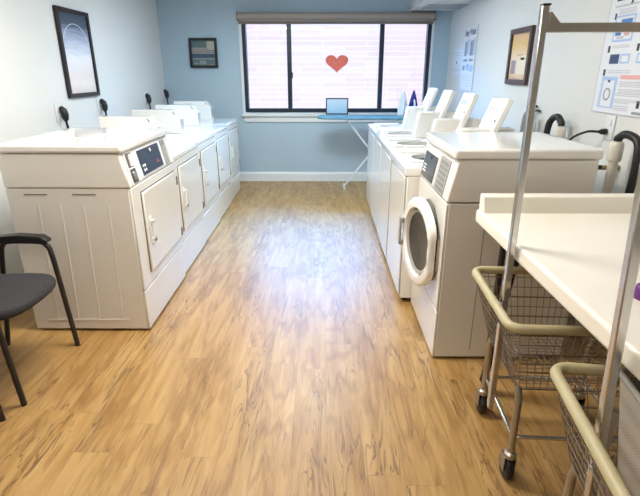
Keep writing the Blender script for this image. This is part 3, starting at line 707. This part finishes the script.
def iron(label, x, y, m, body_m, s):
    t = thing('clothes_iron', label, 'iron', (x, y, .9622))
    k = s
    # stands on its heel, point up; sole faces -x a little
    MB().prism([(-.055 * k, 0), (.055 * k, 0), (.052 * k, .10 * k), (.030 * k, .20 * k), (0.006, .275 * k), (-.006, .275 * k), (-.030 * k, .20 * k), (-.052 * k, .10 * k)], -.008, .0, 'y').build('soleplate', 'steel' if m != 'iron_white' else body_m, t, bevel=.002)
    MB().prism([(-.05 * k, .002), (.05 * k, .002), (.046 * k, .10 * k), (.026 * k, .19 * k), (0.0, .262 * k), (-.026 * k, .19 * k), (-.046 * k, .10 * k)], -.055, -.008, 'y').build('body', body_m, t, bevel=.010)
    MB().tube(smooth_path([(0, -.05, .03), (0, -.095, .04), (0, -.105, .10), (0, -.095, .17), (0, -.05, .20)], 5), .012, 10).build('handle', m, t, smooth=True)
    return t
iron('blue iron standing upright at the washer end of the ironing board', 1.175, 6.47, 'iron_white', 'iron_blue', 1.17)
iron('white iron standing upright left of the blue iron', 1.045, 6.50, 'iron_white', 'iron_white', 1.2)

# ------------------------------------------------------------------ folding table
TX0, TX1, TY0, TY1 = .685, 1.665, .30, 2.065
t = thing('folding_table', 'long cream laminate folding table with a raised back rim along the right wall', 'table', (0, 0, 0))
tp = MB().box(TX0, TX1, TY0, TY1, .868, .928).build('tabletop', 'laminate', t, bevel=.012, seg=3)
MB().prism([(TY1 - .075, .928), (TY1 - .045, .995), (TY1, 1.0), (TY1, .87), (TY1 - .06, .87)], TX0 + .012, TX1, 'x').build('end_rim', 'laminate', t, bevel=.004)
MB().box(TX1, TX1 + .02, TY0, TY1, .87, 1.0).build('wall_rim', 'laminate', t, bevel=.004)
for (x, y) in ((.80, 1.99), (1.60, 1.99), (1.60, .36), (.80, .36)):
    MB().tube([(x, y, .0), (x, y, .868)], .014, 12).build('leg', 'black_frame', t, smooth=True)
MB().tube(smooth_path([(.90, 2.01, .866), (.86, 2.01, .60), (.82, 2.01, .20), (.80, 2.01, .06)], 5), .018, 10).build('brace', 'black_frame', t, smooth=True)
MB().box(.80, .83, .36, 1.99, .835, .867).box(1.57, 1.60, .36, 1.99, .835, .867).build('under_rail', 'black_frame', t)

# ------------------------------------------------------------------ rolling laundry carts
def rrect(x0, x1, y0, y1, z, r, n=6):
    out = []
    for (cx_, cy_, a0) in ((x1 - r, y1 - r, 0), (x0 + r, y1 - r, PI / 2), (x0 + r, y0 + r, PI), (x1 - r, y0 + r, 1.5 * PI)):
        for k in range(n + 1):
            a = a0 + PI / 2 * k / n; out.append((cx_ + r * math.cos(a), cy_ + r * math.sin(a), z))
    return out
def cart(label, loc, L, W, lean):
    """x: along the cart 0..L, y: across 0..W; origin = near left rim corner on the floor."""
    t = thing('laundry_cart', label, 'laundry cart', loc)
    ZR, ZB = .70, .41
    ins = .085
    MB().tube(rrect(0, L, 0, W, ZR, .045), .0165, 12, closed=True).build('bumper_rim', 'bumper', t, smooth=True)
    wire = MB()
    nl = 7
    for k in range(nl):
        f = k / (nl - 1); z = ZR - .03 - f * (ZR - .03 - ZB); i_ = ins * (ZR - z) / (ZR - ZB)
        wire.tube(rrect(i_, L - i_, i_ * .9, W - i_ * .5, z, .03, 3), .0032 if k in (2, 4, 6) else .0019, 6, closed=True)
    nx, ny = int(L / .034), int(W / .034)
    for k in range(nx + 1):
        u = k / nx
        xa, xb = .03 + u * (L - .06), ins + .01 + u * (L - 2 * ins - .02)
        for s_ in (0, 1):
            wire.tube([(xa, W if s_ else 0, ZR), (xb, (W - ins * .5) if s_ else ins * .9, ZB)], .0016, 4)
        wire.tube([(xb, ins * .9, ZB), (xb, W - ins * .5, ZB)], .0016, 4)
    for k in range(ny + 1):
        u = k / ny
        ya, yb = .03 + u * (W - .06), ins * .9 + .01 + u * (W - ins * 1.4 - .02)
        for s_ in (0, 1):
            wire.tube([(L if s_ else 0, ya, ZR), ((L - ins) if s_ else ins, yb, ZB)], .0016, 4)
        wire.tube([(ins, yb, ZB), (L - ins, yb, ZB)], .0016, 4)
    wire.build('wire_basket', 'wire', t)
    # lower frame and legs
    x0, x1, y0, y1 = ins + .01, L - ins - .01, ins * .9 + .01, W - ins * .5 - .02
    zr = .20
    MB().tube(rrect(x0, x1, y0 - .02, y1, zr, .03, 4), .0085, 10, closed=True).build('lower_frame', 'chrome', t, smooth=True)
    for (x, y) in ((x0, y0 - .025), (x0, y1), (x1, y0 - .025), (x1, y1)):
        MB().tube([(x, y + .03 if y < W / 2 else y - .01, ZB), (x, y + .008, ZB - .05), (x, y, .14)], .0135, 12).build('leg', 'steel', t, smooth=True)
        c = MB().lathe([(.022, .0), (.024, .006), (.024, .02), (.015, .028), (.015, .05)], (x, y, .108), 'z', 16)
        c.box(x - .024, x - .020, y - .014, y + .034, .045, .114).box(x + .020, x + .024, y - .014, y + .034, .045, .114)
        cc = c.build('caster', 'steel', t)
        MB().lathe([(.018, -.016), (.044, -.016), (.051, -.010), (.051, .010), (.044, .016), (.018, .016)], (x, y + .016, .051), 'x', 24, False).build('wheel', 'black', cc, smooth=True)
        MB().lathe([(.0, -.018), (.021, -.018), (.021, .018), (0, .018)], (x, y + .016, .051), 'x', 14).build('hub', 'hose_grey', cc)
    return t
c1 = cart('wire laundry cart with tan rim nearest the washer, carrying the tall hanging rail', (.626, 1.40, 0), .62, .51, 0)
c1.rotation_euler = (0, 0, math.radians(-3))
def square_tube(a, b, w, d):
    a, b = Vector(a), Vector(b); m = MB(); vs = []
    for p in (a, b):
        for (i, j) in ((-1, -1), (1, -1), (1, 1), (-1, 1)): vs.append((p.x + i * w / 2, p.y + j * d / 2, p.z))
    return m.add(vs, [(0, 1, 2, 3), (4, 7, 6, 5), (0, 4, 5, 1), (1, 5, 6, 2), (2, 6, 7, 3), (3, 7, 4, 0)])
px, py = .026, .185
square_tube((px + .012, py, .24), (px - .002, py, 1.685), .022, .026).build('rail_post', 'chrome', c1, bevel=.003)
MB().prism([(px + .011, 1.668), (px + .011, 1.612), (px + .82, 1.612), (px + .82, 1.638), (px + .046, 1.638), (px + .018, 1.668)], py - .013, py + .013, 'y').build('hanging_rail', 'steel', c1, bevel=.002)
MB().box(px - .0115, px + .0115, py - .0135, py + .0135, 1.685, 1.690).build('post_cap', 'black_frame', c1)
c2 = cart('wire laundry cart with tan rim at the lower right corner, closest to the camera', (.585, .588, 0), .60, .60, 0)
c2.rotation_euler = (0, 0, math.radians(-7.6))
# post of the near cart leans outwards at its top
bx0, by0 = .058, .350
square_tube((bx0 + .016, by0 + .012, .20), (bx0 - .070, by0 - .020, 1.45), .022, .026).build('rail_post', 'chrome', c2, bevel=.003)
MB().box(bx0 - .016, bx0 + .020, by0 + .012, by0 + .040, .60, .74).build('post_bracket', 'steel', c2, bevel=.002)
# grey perforated basket standing in the near cart
t = thing('laundry_basket', 'grey perforated plastic laundry basket standing in the nearer wire cart', 'basket', (.72, .66, .4135), math.radians(-7.6))
def taper(x0, x1, y0, y1, z0, z1, k):
    return [(x0 + k, y0 + k, z0), (x1 - k, y0 + k, z0), (x1 - k, y1 - k, z0), (x0 + k, y1 - k, z0), (x0, y0, z1), (x1, y0, z1), (x1, y1, z1), (x0, y1, z1)]
o_ = taper(0, .36, 0, .40, 0, .36, .045); i_ = taper(.006, .354, .006, .394, .006, .36, .045)
MB().add(o_ + i_, [(0, 3, 2, 1), (0, 1, 5, 4), (1, 2, 6, 5), (2, 3, 7, 6), (3, 0, 4, 7), (8, 9, 10, 11), (8, 12, 13, 9), (9, 13, 14, 10), (10, 14, 15, 11), (11, 15, 12, 8), (4, 5, 13, 12), (5, 6, 14, 13), (6, 7, 15, 14), (7, 4, 12, 15)]).build('mesh_body', 'hamper', t)
MB().tube(rrect(-.004, .364, -.004, .404, .36, .02, 3), .009, 8, closed=True).build('rim', 'light_grey', t, smooth=True)
# purple cap at the right edge of the frame
tag(MB().lathe([(.0, .0), (.028, .0), (.030, .01), (.026, .035), (.022, .038), (.0, .038)], (.868, 1.165, .9285), 'z', 24).build('bottle_cap', 'purple', None, smooth=True), 'purple plastic cap lying on the folding table', 'cap')

# ------------------------------------------------------------------ chairs
def chair(label, loc, grp):
    """faces +x; y = 0 is the near side of the frame, width W; origin on the floor at front near foot."""
    W = .535
    t = thing('armchair', label, 'chair', loc, 0, grp)
    pts = []
    # seat pad: rounded front
    for k in range(13):
        a = -PI / 2 + PI * k / 12
        ca, sa_ = math.cos(a), math.sin(a); pts.append((-.17 + .205 * abs(ca) ** .62, W / 2 + (W / 2 - .022) * math.copysign(abs(sa_) ** .72, sa_)))
    pts += [(-.42, W - .05), (-.46, W - .10), (-.46, .10), (-.42, .05)]
    MB().prism(pts, .425, .475, 'z').build('seat', 'chair_fabric', t, bevel=.02, seg=4)
    MB().prism([(W * .08, .56), (W * .92, .56), (W * .90, .86), (W * .80, .90), (W * .2, .90), (W * .1, .86)], -.50, -.46, 'x').build('backrest', 'chair_fabric', t, bevel=.02, seg=4)
    for y in (0.0, W):
        yi = y
        MB().tube(smooth_path([(0, y, .0), (-.022, y, .30), (-.042, y, .56), (-.065, y, .625), (-.11, y, .642), (-.26, y, .642), (-.30, y, .62), (-.318, y, .56), (-.36, y, .30), (-.41, y, 0)], 6), .0135, 12).build('side_frame', 'black_frame', t, smooth=True)
        MB().prism([(-.325, .645), (-.31, .676), (-.20, .686), (-.075, .678), (-.040, .655), (-.045, .640), (-.32, .638)], y - .026, y + .026, 'y').build('armrest', 'black', t, bevel=.010, seg=3)
    for y in (.04, W - .04): MB().tube([(-.43, y, .44), (-.49, y, .80)], .011, 10).build('back_support', 'black_frame', t, smooth=True)
    MB().tube([(-.10, 0, .435), (-.10, W, .435)], .010, 8).tube([(-.345, 0, .435), (-.345, W, .435)], .010, 8).build('crossbar', 'black_frame', t, smooth=True)
    return t
ch = chair('black armchair with charcoal seat nearest to the first dryer', (-1.430, 1.888, 0), 'black armchairs along the left wall')
dup(ch, (-1.467, 1.245, 0), 0, 'black armchair at the left edge, only one front leg in view')

# ------------------------------------------------------------------ vent on the soffit
t = thing('ceiling_vent', 'white ceiling air vent above the right side near the window', 'vent', (1.47, 6.36, 2.245))
MB().box(-.27, .27, -.24, .24, -.012, 0).build('frame', 'trim', t, bevel=.003)
e = MB()
for k in range(7): e.box(-.22, .22, -.19 + .06 * k, -.175 + .06 * k, -.0135, -.0115)
e.box(-.245, -.235, -.22, .22, -.0135, -.0115).box(-.245, .245, -.225, -.212, -.0135, -.0115).box(.235, .245, -.22, .22, -.0135, -.0115)
e.build('slot', 'vent_dark', t)
